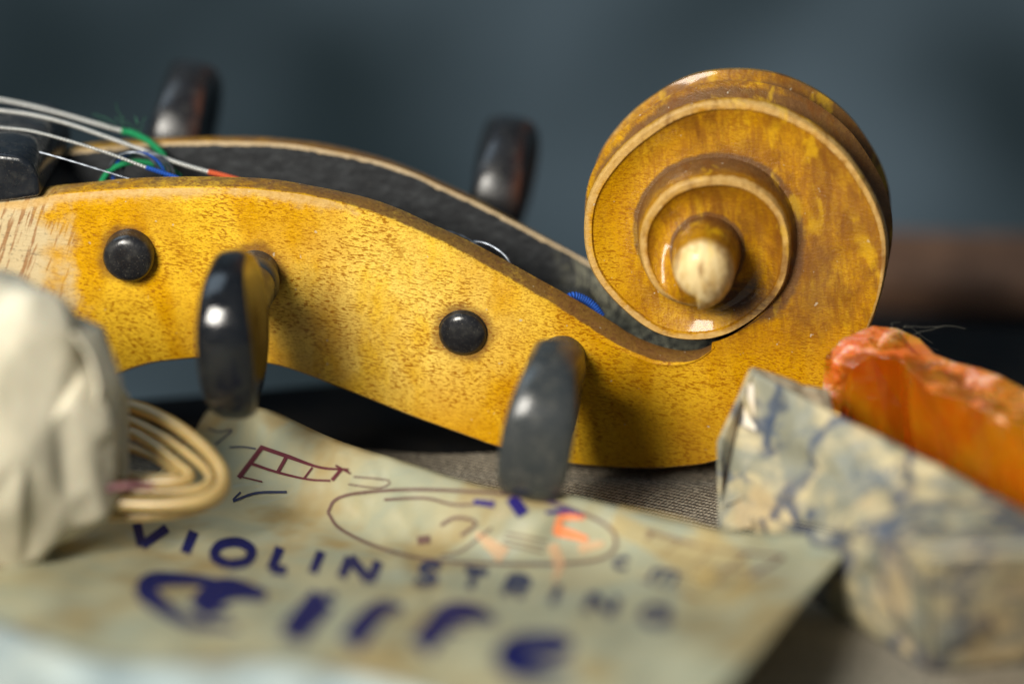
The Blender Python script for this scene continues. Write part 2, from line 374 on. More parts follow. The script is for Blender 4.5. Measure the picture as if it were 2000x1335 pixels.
for i in range(NCP):
    O = P(bot_l[i].x, bot_l[i].y, 0); t_ = P(top_l[i].x, top_l[i].y, .05); up = (O-t_).normalized()
    kk = sm(900, 1300, top_l[i].x); fe = t_+up*(.11-.09*sm(1250, 1390, top_l[i].x))+Vector((0, -.05+.04*kk, 0))
    y = .03*sm(900, 1350, bot_l[i].x)
    O.y += y; fe.y += y
    p, e, g = section(O, 0, fe, 0, .05, 1, edge_amt=.75)
    wfade = 1-.8*sm(560, 850, bot_l[i].x)
    kk = sm(900, 1300, top_l[i].x); p += [t_+up*.045*(1-sm(1250, 1390, top_l[i].x))+Vector((0, -.035*(1-kk), 0)), t_+Vector((0, .02, 0))]; e += [.85*wfade, .8*wfade]; g += [.0, .15*sm(600, 1000, bot_l[i].x)]
    e[ROWS-1] = .5*wfade
    e[ROWS-2] = .25*wfade
    cols.append((p, e, g))
NR = ROWS+2
ts = []
t = T0
while t < TE: ts.append(t); t += 2.2
ts.append(TE)
rimtop = []
for t in ts:
    O = R3(t); N = R3(t+360)
    c2 = CEN if t < 250 else P(1385, 500, -.3)
    out = Vector((N.x-c2.x, 0, N.z-c2.z)).normalized()
    k = sm(T0+5, T0+60, t)
    fy = O.y+.03+.09*sm(-40, 60, t)
    tap = .07*k if t < 300 else .05
    tap *= 1-sm(TE-60, TE, t)*.6
    base = Vector((N.x, fy, N.z))+out*tap
    if t > TE-90:                         # the last band climbs into the eye
        s = sm(TE-90, TE, t); base.y = base.y*(1-s)+(N.y+.10)*s
    cw = .045+.065*sm(-60, 40, t)-.0*sm(330, 420, t)
    L = (base-O).length; cw = min(cw, L*.35)
    p, e, g = section(O, 0, base, 0, cw, 1, sharpstep=.035*sm(-30, 40, t)*(1-sm(TE-60, TE-5, t)), edge_amt=.75+.25*k, grimy=1.0*sm(T0+20, T0+60, t))
    p += [N+Vector((0, .22, 0))*.5+out*.02, N+Vector((0, .16, 0))*.6]
    # wall is finished by the next turn's own edge
    p[-2] = base.lerp(N+Vector((0, .16, 0)), .45); p[-1] = N+Vector((0, .16, 0)) if t+360 <= TE else N+Vector((0, .06, 0))
    if p[-1].y > base.y: p[-1].y = base.y-.01; p[-2].y = base.y-.005
    e += [0, .15]; g += [.8*(1-.5*sm(330, 450, t)), .42*(1-.4*sm(330, 450, t))]
    cols.append((p, e, g))
def flat(cs):
    V, E, Gm = [], [], []
    for p, e, g in cs: V += p; E += e; Gm += g
    return V, E, Gm
def mirror(V): return [Vector((v.x, 2*MY-v.y, v.z)) for v in V]
def near_far(name, cs, mat, nr=NR):
    V, E, Gm = flat(cs); n = len(V)
    F = gfaces(len(cs), nr)+gfaces(len(cs), nr, True, off=n)
    return V+mirror(V), F, E+E, Gm+Gm
# --- back surface swept between the two edges (fluted over the scroll)
def tcur(O):
    v = O-CEN; return math.degrees(math.atan2(v.z, v.x))
def backstrip(Os, cens, ridge):
    NW = 25; V, E, Gm = [], [], []
    for O, cdir, rd in zip(Os, cens, ridge):
        y0 = O.y+.16; y1 = 2*MY-y0
        for j in range(NW):
            w_ = j/(NW-1); s = abs(w_-.5)*2          # 1 at edges, 0 in the middle
            # two flutes with a ridge between
            dep = rd*(.25*math.sin(math.pi*min(1, max(0, (1-s)/.92)))**.8+.015)*(1-.25*(1-s))
            if s < .10: dep -= rd*.05*(1-s/.10)
            dep -= (1-rd)*.22*(1-s*s)
            if j in (0, NW-1): dep = 0
            V.append(Vector((O.x, y0+(y1-y0)*w_, O.z))+cdir*dep)
            E.append(.35*rd if s > .97 or s < .05 else 0); Gm.append((.28+.30*sm(-60, 0, tcur(O))*(1-sm(50, 80, tcur(O))))+.55*rd*(1 if .15 < s < .9 else .4)*(1.15-.5*abs(w_-.5)))  # flute grime, plus shade painted on the right of the scroll's back
    return V, E, Gm, gfaces(len(Os), NW, True), NW
Os, cd_, rg = [], [], []
for i in range(NCP): Os.append(cols[i][0][0]-Vector((0, .16, 0))); rg.append(.15)
for t in ts:
    if t > 262: break
    Os.append(R3(t)); rg.append(.15+.85*sm(-90, -20, t)*(1-.5*sm(200, 260, t)))
for i in range(len(Os)):
    tg = Os[min(i+1, len(Os)-1)]-Os[max(i-1, 0)]; n = Vector((-tg.z, 0, tg.x)).normalized(); cd_.append(n)
bV, bE, bG, bF, NW = backstrip(Os, cd_, rg)
# --- pegbox part
cp = cols[:NCP+1]
V, F, E, Gm = near_far('pegbox', cp, WOOD)
nb = len(V); kb = (NCP+1)*NW
V += bV[:kb]; E += bE[:kb]; Gm += bG[:kb]; F += [tuple(a+nb for a in f) for f in bF if max(f) < kb]
# rim (top face of the cheek wall), outer edge rounding into the inner edge
rimc = []
def wf_(x): return 1-.7*sm(560, 800, x)
for i in range(NCP):
    x = in_l[i].x; yin = .40-.06*sm(900, 1300, x)
    a = cols[i][0][-1]; b = P(in_l[i].x, in_l[i].y, yin)
    dk = sm(250, 700, x); gb = .60+.18*dk+.3*sm(1050, 1200, x)
    nkl = 1-sm(60, 230, x)
    gb = max(gb, .55*nkl)
    rimc.append(([a, a.lerp(b, .12)+Vector((0, 0, .012)), a.lerp(b, .5)+Vector((0, 0, .02)), a.lerp(b, .85)+Vector((0, 0, .012)), b], [.25*wf_(x), .0, 0, .0, .1], [gb*.4, gb, gb, gb, gb*.8]))
rV, rE, rG = flat(rimc); n0 = len(V)
V += rV+mirror(rV); E += rE+rE; Gm += rG+rG
F += gfaces(NCP, 5, off=n0)+gfaces(NCP, 5, True, off=n0+len(rV))
mesh('pegbox', V, F, WOOD, VIO, attrs={'edge': E, 'grime_shade': Gm}, sharp=32)
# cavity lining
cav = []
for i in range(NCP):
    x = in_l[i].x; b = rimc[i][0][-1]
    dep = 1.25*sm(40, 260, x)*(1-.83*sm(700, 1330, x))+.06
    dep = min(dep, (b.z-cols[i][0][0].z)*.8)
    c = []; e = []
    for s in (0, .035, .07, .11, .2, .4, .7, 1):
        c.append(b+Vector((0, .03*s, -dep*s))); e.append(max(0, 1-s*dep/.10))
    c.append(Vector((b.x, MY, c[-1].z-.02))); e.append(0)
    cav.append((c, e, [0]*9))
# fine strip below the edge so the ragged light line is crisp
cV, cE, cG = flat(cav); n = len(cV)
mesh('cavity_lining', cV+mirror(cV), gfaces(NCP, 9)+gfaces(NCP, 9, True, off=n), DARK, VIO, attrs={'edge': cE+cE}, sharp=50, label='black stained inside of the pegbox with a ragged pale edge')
# --- scroll part
cs_ = cols[NCP:]
V, F, E, Gm = near_far('scroll', cs_, WOOD)
nb = len(V); s0 = NCP*NW
V += bV[s0:]; E += bE[s0:]; Gm += bG[s0:]
F += [tuple(a-s0+nb for a in f) for f in bF if min(f) >= s0]
mesh('scroll', V, F, WOOD, VIO, attrs={'edge': E, 'grime_shade': Gm}, sharp=34)
# the eye: dome closing the last turn
NE = 80; ring = [R3(TE+(TMAX-TE)*i/(NE-1)) for i in range(NE)]
tipc = P(1368, 524, -1.0); V, E = [], []
for i, q in enumerate(ring):
    for k in range(9):
        s = k/8; a = s*math.pi/2
        p = q.lerp(tipc, 1-math.cos(a)); yb = q.y+.06; p.y = yb+(tipc.y-yb)*math.sin(a)
        V.append(p); E.append(2. if k > 1 else .8)
F = gfaces(NE, 9)+[(j, j+1, (NE-1)*9+j+1, (NE-1)*9+j) for j in range(8)]
mesh('scroll_eye', V, F, WOOD, VIO, attrs={'edge': E, 'grime_shade': [0.]*len(V)}, sharp=None, label='pale rounded eye at the centre of the near side of the scroll')
mesh('scroll_eye', mirror(V), F, WOOD, VIO, attrs={'edge': E, 'grime_shade': [0.]*len(V)}, sharp=None)
# ------------------------------------------------------------------ pegs
def lathe(name, base, axis, prof, mat, parent, n=40, label=None):
    axis = axis.normalized(); a = axis.orthogonal().normalized(); b = axis.cross(a); V = []
    for h, r in prof:
        for k in range(n):
            an = 2*math.pi*k/n; V.append(base+axis*h+(a*math.cos(an)+b*math.sin(an))*r)
    F = gfaces(len(prof), n)
    F = []
    for i in range(len(prof)-1):
        for k in range(n): F.append((i*n+k, i*n+(k+1) % n, (i+1)*n+(k+1) % n, (i+1)*n+k))
    F += [tuple(range(n))[::-1], tuple(range((len(prof)-1)*n, len(prof)*n))]
    return mesh(name, V, F, mat, parent, sharp=40, label=label)
def paddle(name, cen, ax, roll, mat, parent, az_=1.05, ay=.98, hx=.36, label=None):
    """thumb piece: rounded flat disc, concave sides, thick soft rim; ax = peg axis pointing to the free end"""
    ax = ax.normalized(); zz = Vector((math.sin(roll), 0, math.cos(roll))); zz = (zz-ax*zz.dot(ax)).normalized(); xx = ax.cross(zz)
    prof = [(0, .66), (.3, .66), (.55, .74), (.75, .88), (.86, .97), (.92, .96), (.965, .86), (.99, .66), (1.005, .35), (1.01, 0)]
    full = prof+[(r, -h) for r, h in prof[-2::-1]]
    NA_ = 72; V = []; WA = []
    for i in range(NA_):
        an = 2*math.pi*i/NA_; c, s = math.cos(an), math.sin(an)
        q = (abs(c)**2.35+abs(s)**2.35)**(-1/2.35)
        cy = c*q*ay; cz = s*q*az_
        if c < 0: cz *= 1-.10*c*c; cy *= 1.06
        for r, h in full:
            th = hx*h*(1-.42*abs(r*s)**2.6)*(1+.10*r*c)
            V.append(cen+ax*(cy*r)+zz*(cz*r)+xx*th); WA.append(math.exp(-((abs(th)-hx*.8)/(.10*hx/.36))**2)*sm(.75, .95, r)*(sm(.2, .95, s)*.7 if cen.y > 0 else .5*sm(.9, 1.05, s))*(1 if (xx*th).x > 0 else .0))
    return mesh(name, V, gfaces(NA_, len(full), False, True), mat, parent, sharp=50, label=label, attrs={'wear': WA})
def peg(end, head_px, head_y, roll, mat, sgn, label, endprof, hx=.36, az_=1.05, rs=.30):
    """end: hole px on the near cheek; sgn=+1 head behind the violin, -1 head towards the camera"""
    hole = P(*end, 0.); hc = P(*head_px, head_y)
    ax = (hc-hole).normalized()
    pr = bpy.data.objects.new('tuning_peg', None); COL.objects.link(pr); pr.parent = VIO; pr.location = hole-VROOT; pr['label'] = label
    L = (hc-hole).length
    if sgn > 0:
        lathe('shaft', hole, ax, [(-endprof[0]*0, .325)]+[(0.05, .32), (L-.8, .30)], EB, pr)
        lathe('peg_end', hole, -ax, endprof[1], EB, pr, label='rounded black end of the peg in the near cheek')
        lathe('collar', hole+ax*(L-1.3), ax, [(0, .28), (.08, .38), (.2, .40), (.3, .33), (.45, .27), (.8, .30)], EB, pr)
    else:
        s0 = -2.5
        lathe('shaft', hole, ax, [(s0, .27), (0, .31), (L-1.35, .32), (L-.9, .30)], EB2, pr)
        lathe('collar', hole+ax*.25, ax, [(0, .30), (.04, .345), (.16, .355), (.24, .33), (.32, .25), (.6, .24), (max(.8, L-1.1), .27)], EB2, pr, label='dusty collar of the peg by the cheek')
    paddle('peg_head', hc, ax, roll, mat, pr, az_=az_, hx=hx)
    return pr
dome1 = (0, [(-.1, .335), (.10, .335), (.17, .33), (.225, .30), (.26, .22), (.275, .12), (.28, .02)])
dome2 = (0, [(-.1, .315), (.02, .315), (.06, .30), (.10, .24), (.125, .14), (.13, .02)])
peg((254, 494), (350, 268), 3.9, R_(12), EB, 1, 'tuning peg with its head behind the pegbox, nearest the nut', dome1, .40)
peg((904, 650), (976, 378), 3.9, R_(9), EB, 1, 'tuning peg with its head behind the pegbox, nearest the scroll', dome2, .40)
peg((500, 532), (459, 652), -2.1, R_(-4), EBG, -1, 'glossy black tuning peg in front, with a bright window glint', None, .34, 1.04)
peg((1098, 700), (1062, 824), -2.1, R_(9), EB2, -1, 'dull grey worn tuning peg in front, next to the paper', None, .43, 1.02)
# ------------------------------------------------------------------ nut, fingerboard, strings
def rot_box(name, pts_bottom, pts_top, mat, parent, bev=.1, seg=3, **k):
    n = len(pts_bottom); V = list(pts_bottom)+list(pts_top)
    F = [tuple(range(n))[::-1], tuple(range(n, 2*n))]+[(i, (i+1) % n, (i+1) % n+n, i+n) for i in range(n)]
    o = mesh(name, V, F, mat, parent, **k)
    md = o.modifiers.new('bevel', 'BEVEL'); md.width = bev; md.segments = seg; md.limit_method = 'ANGLE'
    return o
yb0, yb1 = .0, 2*MY
def quadprism(name, prof, y0, y1, mat, parent, bev, inset=0):
    b = [Vector((p.x, y0, p.z)) for p in prof]; t_ = [Vector((p.x, y1, p.z)) for p in prof]
    return rot_box(name, b, t_, mat, parent, bev, 4)
np_ = [P(-60, 402, 0), P(30, 392, 0), P(80, 384, 0), P(76, 352, 0), P(62, 322, 0), P(40, 306, 0), P(-10, 300, 0), P(-60, 300, 0)]
quadprism('nut', np_, .0, 2*MY, ebony('nut_ebony', (.008, .010, .014), .22, .2), VIO, .07)
fbp = [P(-300, 400, .1), P(-75, 390, .1), P(-66, 316, .1), P(-300, 300, .1)]
quadprism('fingerboard', fbp, -.02, 2*MY+.02, EB, VIO, .06)
def stringmat(name, c1, c2, sc=60, metal=.7, rough=.35, bd=.008):
    m = M(name); uv = m.n.new('ShaderNodeTexCoord').outputs['UV']
    wv = m.wave(sc, m.map((1, .02, 1), src=uv), 0)
    m.set(Base_Color=m.mix(wv, c1, c2), Metallic=metal, Roughness=rough); m.bump(wv, bd, 1); return m.m
WOUND = stringmat('wound_silver', (.34, .33, .30), (.80, .79, .74), 7.0, .55, .34, .010)
STEEL = stringmat('plain_steel', (.10, .11, .13), (.18, .2, .23), 2, .8, .35, 0)
def thread(name, c, c2): return stringmat(name, c, c2, 9, 0, .7, .02)
GRN = thread('green_thread', (.0, .16, .045), (.01, .42, .15)); BLU = thread('blue_thread', (.0, .03, .22), (.01, .12, .6)); RED = thread('red_thread', (.5, .05, .01), (.75, .14, .04))
def stp(l): return [P(a, b, y) for a, b, y in l]
s1 = tube('violin_string', stp([(-120, 176, 1.95), (0, 195, 1.9), (60, 207, 1.85), (130, 225, 1.8), (185, 241, 1.75), (242, 257, 1.7)]), .031, WOUND, VIO, 12, 60, label='thick wound string ending in green thread')
tube('thread_wrap', stp([(238, 256, 1.7), (255, 259, 1.7), (278, 269, 1.68), (298, 282, 1.65), (318, 303, 1.6), (332, 330, 1.5)]), .045, GRN, s1, 12, 40)
s2 = tube('violin_string', stp([(-120, 203, 1.5), (0, 216, 1.45), (60, 224, 1.4), (130, 241, 1.35), (220, 272, 1.3), (300, 301, 1.2), (360, 322, 1.1), (412, 337, 1.0)]), .029, WOUND, VIO, 12, 80, label='wound string ending in red thread')
tube('thread_wrap', stp([(408, 336, 1.0), (425, 340, .95), (455, 348, .9), (480, 356, .85)]), .036, RED, s2, 12, 20)
s3 = tube('violin_string', stp([(-120, 236, 1.05), (0, 249, 1.0), (60, 256, .95), (130, 274, .9), (210, 299, .85), (288, 328, .8)]), .020, WOUND, VIO, 10, 60, label='thin bright string ending in blue thread')
tube('thread_wrap', stp([(286, 327, .8), (310, 335, .78), (345, 347, .75), (370, 358, .7)]), .030, BLU, s3, 12, 20)
tube('violin_string', stp([(-120, 275, .62), (0, 286, .6), (50, 291, .58), (110, 306, .55), (180, 327, .52), (255, 350, .5)]), .013, STEEL, VIO, 8, 50, label='thinnest dark steel string')
tube('thread_coil', stp([(196, 360, .9), (210, 338, .95), (232, 323, 1.0), (262, 316, 1.1), (300, 320, 1.2), (330, 330, 1.25), (352, 346, 1.3)]), .040, GRN, VIO, 10, 40, label='green thread looped round the peg inside the pegbox')
for k in range(4):
    c0 = P(262+k*9, 350, .9+k*.05)
    tube('string_winding', [c0+Vector((math.cos(a)*.36, .02*a, math.sin(a)*.36)) for a in [2*math.pi*i/24-.3 for i in range(25)]], .022, STEEL if k != 1 else BLU, VIO, 8, label='string wound round the peg inside the pegbox')
tube('string_winding', stp([(915, 474, .6), (935, 472, .62), (960, 480, .6), (985, 498, .55), (1000, 520, .5)]), .02, STEEL, VIO, 8, 24, label='string wound round the peg nearer the scroll')
tube('string_winding', stp([(870, 450, .5), (905, 462, .55), (930, 478, .55), (960, 500, .5)]), .02, STEEL, VIO, 8, 24)
tube('thread_wrap', stp([(1100, 590, .5), (1118, 578, .55), (1140, 584, .6), (1160, 598, .6), (1175, 618, .55)]), .055, BLU, VIO, 10, 24, label='blue thread end at the throat of the scroll')
hm = simple('green_fuzz', (.02, .10, .05), (.03, .16, .08), 5, .8)
for k in range(9):
    a, b = random.uniform(215, 300), random.uniform(250, 262); pts = [(a, b, 1.7)]
    dx, dy = random.uniform(-12, 2), random.uniform(-9, -2)
    for i in range(4): dx += random.uniform(-6, 6); dy += random.uniform(-3, 4); pts.append((pts[-1][0]+dx, pts[-1][1]+dy, 1.7+random.uniform(-.1, .1)))
    tube('loose_fibre', stp(pts), .0035, hm, s1, 4, 16)
# ------------------------------------------------------------------ the printed paper
PTOP = [(-150, 1130), (0, 1105), (100, 1065), (210, 1000), (300, 930), (372, 853), (412, 796), (470, 790), (530, 801), (590, 828), (640, 851), (700, 873), (800, 903), (880, 930), (960, 951), (1040, 957), (1110, 964), (1200, 986), (1300, 1010), (1400, 1031), (1500, 1040), (1600, 1043), (1682, 1046)]
ptl = arcpts(PTOP, 1500)
def etop(px): return atx(ptl, px).y
def zpap(px, py):
    d = py-etop(px); hi = .34+.58*sm(380, 520, px)
    z = .12+(hi-.12)*(1-sm(-20, 190, d))+1.25*sm(1050, 1290, py)*sm(200, 600, px+py*.4)
    z += .10*sm(1250, 1650, px)*sm(0, 160, d)*(1-sm(250, 420, d))
    z += .025*math.sin(px*.013+py*.02)+.02*math.sin(px*.031-py*.017)+.012*math.sin(px*.06+py*.05)
    z += .03*math.exp(-((px-640-.55*(py-850))/14)**2)-.03*math.exp(-((px-720-.4*(py-850))/18)**2)
    z += .10*sm(1220, 1330, py+px*-.05)*.5
    return max(z, .06)
def on(px, py, lift=0.0): return G(px, py, zpap(px, py)+lift)
def papermat():
    m = M('glassine_paper')
    n = m.noise(.8, m.map((1, 1.6, 1)), 4, .6, .4)
    c = m.mix(m.ramp(n, .35, .65), (.37, .385, .28), (.46, .42, .26))
    c = m.mix(m.ramp(m.noise(.7, m.map(loc=(5, 3, 0)), 3, .6), .48, .66, 0, .75), c, (.36, .25, .09))
    c = m.mix(m.ramp(m.noise(.9, m.map((1, 3, 1), loc=(1, 7, 2)), 4, .6), .56, .70, 0, .5), c, (.42, .45, .38))
    m.set(Base_Color=c, Roughness=.55, Specular_IOR_Level=.3, Coat_Weight=.0, Coat_Roughness=.35)
    m.bump(m.math('ADD', m.noise(1.2, m.map((1, 2, 1)), 3, .5, 1), m.math('MULTIPLY', m.voro(1.0), .5)), .04, .4)
    tr = m.n.new('ShaderNodeBsdfTranslucent'); m.put(c, tr.inputs[0]); tp = m.n.new('ShaderNodeBsdfTransparent'); tp.inputs[0].default_value = (.9, .88, .75, 1)
    a = m.n.new('ShaderNodeMixShader'); a.inputs[0].default_value = .22; m.link(m.b.outputs[0], a.inputs[1]); m.link(tr.outputs[0], a.inputs[2])
    b2 = m.n.new('ShaderNodeMixShader'); b2.inputs[0].default_value = .10; m.link(a.outputs[0], b2.inputs[1]); m.link(tp.outputs[0], b2.inputs[2])
    m.link(b2.outputs[0], m.n['Material Output'].inputs[0]); return m.m
PAP = papermat()
PR = on(800, 1200)
PAPER = thing('printed_paper_wrapper', 'old translucent violin string wrapper with blue lettering, lying in front of the pegs', 'paper', (PR.x, PR.y, 0))
def psheet(name, top, bottom, mat, parent, nu, nv, lift=0, label=None, th=.012):
    V = []
    for i in range(nu):
        for j in range(nv):
            a, b = top[i], bottom[i]; q = a.lerp(b, j/(nv-1)); V.append(on(q.x, q.y, lift))
    o = mesh(name, V, gfaces(nu, nv, True), mat, parent, sharp=None, label=label)
    if th:
        s = o.modifiers.new('thickness', 'SOLIDIFY'); s.thickness = th; s.offset = -1
    return o
NU = 170
ptop = even(ptl, NU); pb = arcpts([(-170, 1480), (200, 1470), (700, 1460), (1100, 1450), (1335, 1430)], NU)
psheet('sheet', ptop, pb, PAP, PAPER, NU, 60)
lf_t = arcpts([(-170, 1165), (0, 1213), (80, 1245), (150, 1272), (240, 1288), (400, 1292), (560, 1290), (760, 1330), (900, 1380)], 80)
lf_b = arcpts([(-170, 1470), (100, 1490), (400, 1490), (900, 1440)], 80)
lm = simple('pale_blue_paper', (.24, .30, .31), (.34, .37, .33), .8, .4)
V = []
for i in range(80):
    for j in range(14):
        q = lf_t[i].lerp(lf_b[i], j/13); V.append(on(q.x, q.y, .05+.18*math.exp(-(j/3.)**2)))
lo = mesh('folded_leaf', V, gfaces(80, 14, True), lm, PAPER, sharp=None, label='paler folded leaf at the near edge of the wrapper')
lo.modifiers.new('thickness', 'SOLIDIFY').thickness = .012
# ink: every stroke is a thin printed film lying on the sheet
def ink(name, c, c2=None, al=.9):
    m = M(name); m.set(Base_Color=m.mix(m.noise(6, detail=4), c, c2 or c), Roughness=.6, Specular_IOR_Level=.15, Alpha=m.ramp(m.noise(5, detail=4, rough=.7), .2, .42, al*.6, al)); return m.m
NAVY = ink('navy_ink', (.001, .003, .045), (.003, .008, .09), 1); GREYB = ink('faded_navy_ink', (.012, .018, .06), (.025, .035, .09), .85)
MAR = ink('maroon_ink', (.07, .012, .02), (.12, .03, .04), .95); FAINT = ink('faint_brown_ink', (.10, .05, .045), (.16, .10, .08), .85)
ORA = ink('orange_ink', (.75, .17, .05), (.85, .33, .14), .75); PURP = ink('violet_ink', (.012, .010, .10), (.03, .02, .18), .95); PEACH = ink('pale_orange_ink', (.8, .42, .22), (.7, .45, .25), .45)
OCH = ink('ochre_ink', (.55, .38, .12), (.6, .45, .2), .35)
def strokes(name, lst, mat, parent, lift=.010, label=None, wmul=1.):
    V, F = [], []
    for pts, wd in lst:
        L = 0
        for a, b in zip(pts, pts[1:]): L += math.hypot(a[0]-b[0], a[1]-b[1])
        n = max(3, int(L/7)); wl = wd if isinstance(wd, (list, tuple)) else [wd, wd]
        q = cat([(a, b, 0) for a, b in pts], n) if len(pts) > 2 else even([Vector((*pts[0], 0)), Vector((*pts[1], 0))], n)
        o = len(V)
        for i, p in enumerate(q):
            tg = (q[min(i+1, n-1)]-q[max(i-1, 0)]); tg.normalize(); nn = Vector((-tg.y, tg.x, 0))
            s = i/(n-1)*(len(wl)-1); k = min(int(s), len(wl)-2); wv = (wl[k]+(wl[k+1]-wl[k])*(s-k))/2*wmul
            for sg in (-1, 0, 1):
                r = p+nn*wv*sg; V.append(on(r.x, r.y, lift))
        F += gfaces(n, 3, False, off=o)
    return mesh(name, V, F, mat, parent, sharp=None, label=label)
FONT = {'V': [[(0, 1), (.42, 0)], [(.42, 0), (.95, 1)]], 'I': [[(.5, 0), (.5, 1)]], 'O': [[(.5, 0), (.1, .2), (0, .5), (.1, .82), (.5, 1), (.9, .82), (1, .5), (.9, .2), (.5, 0)]],
 'L': [[(.2, 1), (.2, 0)], [(.2, .04), (.85, .04)]], 'N': [[(0, 0), (0, 1)], [(0, 1), (.85, 0)], [(.85, 0), (.85, 1)]],
 'S': [[(.85, .85), (.5, 1), (.12, .82), (.2, .58), (.7, .42), (.82, .18), (.45, 0), (.05, .14)]], 'T': [[(0, .96), (.95, .96)], [(.48, 1), (.48, 0)]],
 'R': [[(.1, 0), (.1, 1)], [(.1, .96), (.6, .96), (.82, .75), (.6, .5), (.1, .48)], [(.4, .48), (.85, 0)]],
 'G': [[(.9, .82), (.5, 1), (.1, .8), (0, .5), (.12, .18), (.5, 0), (.88, .15), (.9, .48), (.55, .48)]],
 'c': [[(.8, .8), (.45, .95), (.1, .6), (.15, .2), (.5, 0), (.85, .15)]], 'm': [[(0, 0), (.05, .95)], [(.05, .8), (.3, .95), (.42, .7), (.4, 0)], [(.42, .8), (.7, .95), (.85, .7), (.82, 0)]]}
def word(chars, mat, name, label=None):
    for ch, x, y, w_, h, wd in chars:
        L = []
        for st in FONT[ch]:
            L.append(([(x+w_*(u-.5)+h*.42*(v-.5)+0, y+w_*.14*(u-.5)-h*(v-.5)) for u, v in st], wd))
        strokes(name, L, mat, PAPER, label='printed letter '+ch+' on the wrapper', wmul=1.08)
word([('V', 290, 1046, 62, 40, 17), ('I', 370, 1058, 34, 42, 19), ('O', 455, 1080, 70, 44, 19), ('L', 552, 1092, 46, 44, 18), ('I', 619, 1097, 30, 42, 17), ('N', 708, 1112, 66, 40, 18)], NAVY, 'letter')
word([('S', 838, 1120, 46, 38, 15), ('T', 925, 1131, 46, 36, 14), ('R', 1012, 1145, 48, 38, 15), ('I', 1085, 1160, 26, 36, 14), ('N', 1180, 1180, 58, 36, 15), ('G', 1284, 1200, 56, 34, 14)], GREYB, 'letter')
def big(name, L, ch): strokes(name, L, NAVY, PAPER, .012, 'large blue printed letter '+ch, wmul=1.22)
big('large_letter', [([(470, 1146), (380, 1132), (305, 1132), (284, 1152), (315, 1182), (375, 1214), (465, 1226)], [10, 16, 22, 34, 22, 14, 8]), ([(520, 1163), (455, 1150), (420, 1160), (385, 1192)], [18, 32, 46, 40]), ([(385, 1188), (450, 1196)], [18, 8])], 'E')
big('large_letter', [([(632, 1168), (566, 1240)], [46, 44]), ([(600, 1166), (655, 1162)], [8, 12]), ([(550, 1240), (605, 1246)], [8, 6])], 'l')
big('large_letter', [([(785, 1186), (745, 1188), (715, 1215), (682, 1256)], [12, 30, 40, 38])], 'f')
big('large_letter', [([(968, 1212), (925, 1196), (880, 1200), (850, 1228), (820, 1264)], [10, 30, 40, 40, 38]), ([(835, 1226), (905, 1232)], [6, 6])], 'f')
big('large_letter', [([(1010, 1284), (1075, 1276), (1108, 1258), (1060, 1248), (1005, 1262), (992, 1290), (1045, 1308), (1120, 1312)], [10, 14, 24, 26, 36, 38, 20, 8])], 'e')
strokes('ladder_drawing', [([(512, 872), (466, 932)], 9), ([(508, 872), (560, 890), (625, 912), (680, 916)], [8, 8, 5, 4]), ([(492, 905), (540, 921), (600, 935), (645, 938)], [6, 5, 4, 4]), ([(560, 890), (543, 920)], 7), ([(610, 912), (594, 933)], 4), ([(668, 914), (648, 937)], 7), ([(655, 908), (684, 924)], 4), ([(470, 930), (512, 940)], 3)], MAR, PAPER, label='maroon ladder drawing near the top corner of the wrapper')
for st in [([(405, 836), (428, 843), (455, 838), (440, 852), (420, 868)], 3), ([(448, 873), (475, 872), (500, 876)], 3), ([(455, 978), (500, 962), (560, 960)], 5), ([(470, 960), (455, 975)], 4)]: strokes('pencil_mark', [st], GREYB, PAPER)
strokes('ladder_drawing', [([(1262, 1035), (1310, 1050), (1400, 1072), (1530, 1086)], 5), ([(1275, 1036), (1262, 1055)], 5), ([(1330, 1055), (1290, 1085)], 4), ([(1395, 1070), (1350, 1108)], 4), ([(1460, 1080), (1400, 1128)], 4), ([(1532, 1086), (1500, 1105), (1440, 1140)], 6), ([(1280, 1080), (1400, 1108), (1500, 1110)], 4), ([(1300, 1112), (1420, 1140)], 4), ([(1250, 1130), (1370, 1168)], 4)], FAINT, PAPER, label='faint brown grid drawing on the right of the wrapper')
strokes('small_rectangle', [([(690, 930), (760, 938), (740, 952), (680, 945)], 3)], FAINT, PAPER)
strokes('oval_outline', [([(640, 1000), (655, 975), (700, 962), (800, 955), (900, 958), (1000, 966), (1100, 988), (1180, 1022), (1203, 1055), (1185, 1085), (1120, 1098), (980, 1100), (840, 1092), (740, 1068), (665, 1032), (640, 1000)], 6)], FAINT, PAPER, label='brown oval outline round the small violin picture')
strokes('oval_drawing', [([(750, 975), (830, 972), (890, 985), (960, 980)], 5), ([(860, 1025), (890, 1010), (930, 1020), (900, 1045)], 6), ([(815, 1055), (840, 1052)], 16), ([(960, 1030), (900, 1075), (860, 1085)], 4), ([(980, 1060), (1060, 1078)], 3), ([(985, 1050), (1065, 1068)], 3), ([(990, 1040), (1070, 1056)], 3)], FAINT, PAPER)
for grp in ([([(1020, 980), (1000, 994)], [44, 40])], [([(925, 979), (965, 984)], [10, 14])], [([(1060, 975), (1105, 990), (1140, 1008)], 6)], [([(1065, 1000), (1110, 998), (1140, 1010)], [5, 12, 5])]): strokes('blue_print', grp, PURP, PAPER)
strokes('orange_print', [([(1090, 1006), (1142, 1010)], [20, 8]), ([(1092, 1012), (1088, 1040)], [12, 20]), ([(1085, 1034), (1148, 1052)], [24, 10])], ORA, PAPER)
strokes('orange_print', [([(1078, 1062), (1092, 1100), (1082, 1135)], [22, 24, 6])], PEACH, PAPER)
for st in (([(930, 1040), (985, 1085)], [12, 34]), ([(1130, 1070), (1180, 1060)], [24, 10])): strokes('orange_print', [st], PEACH, PAPER)
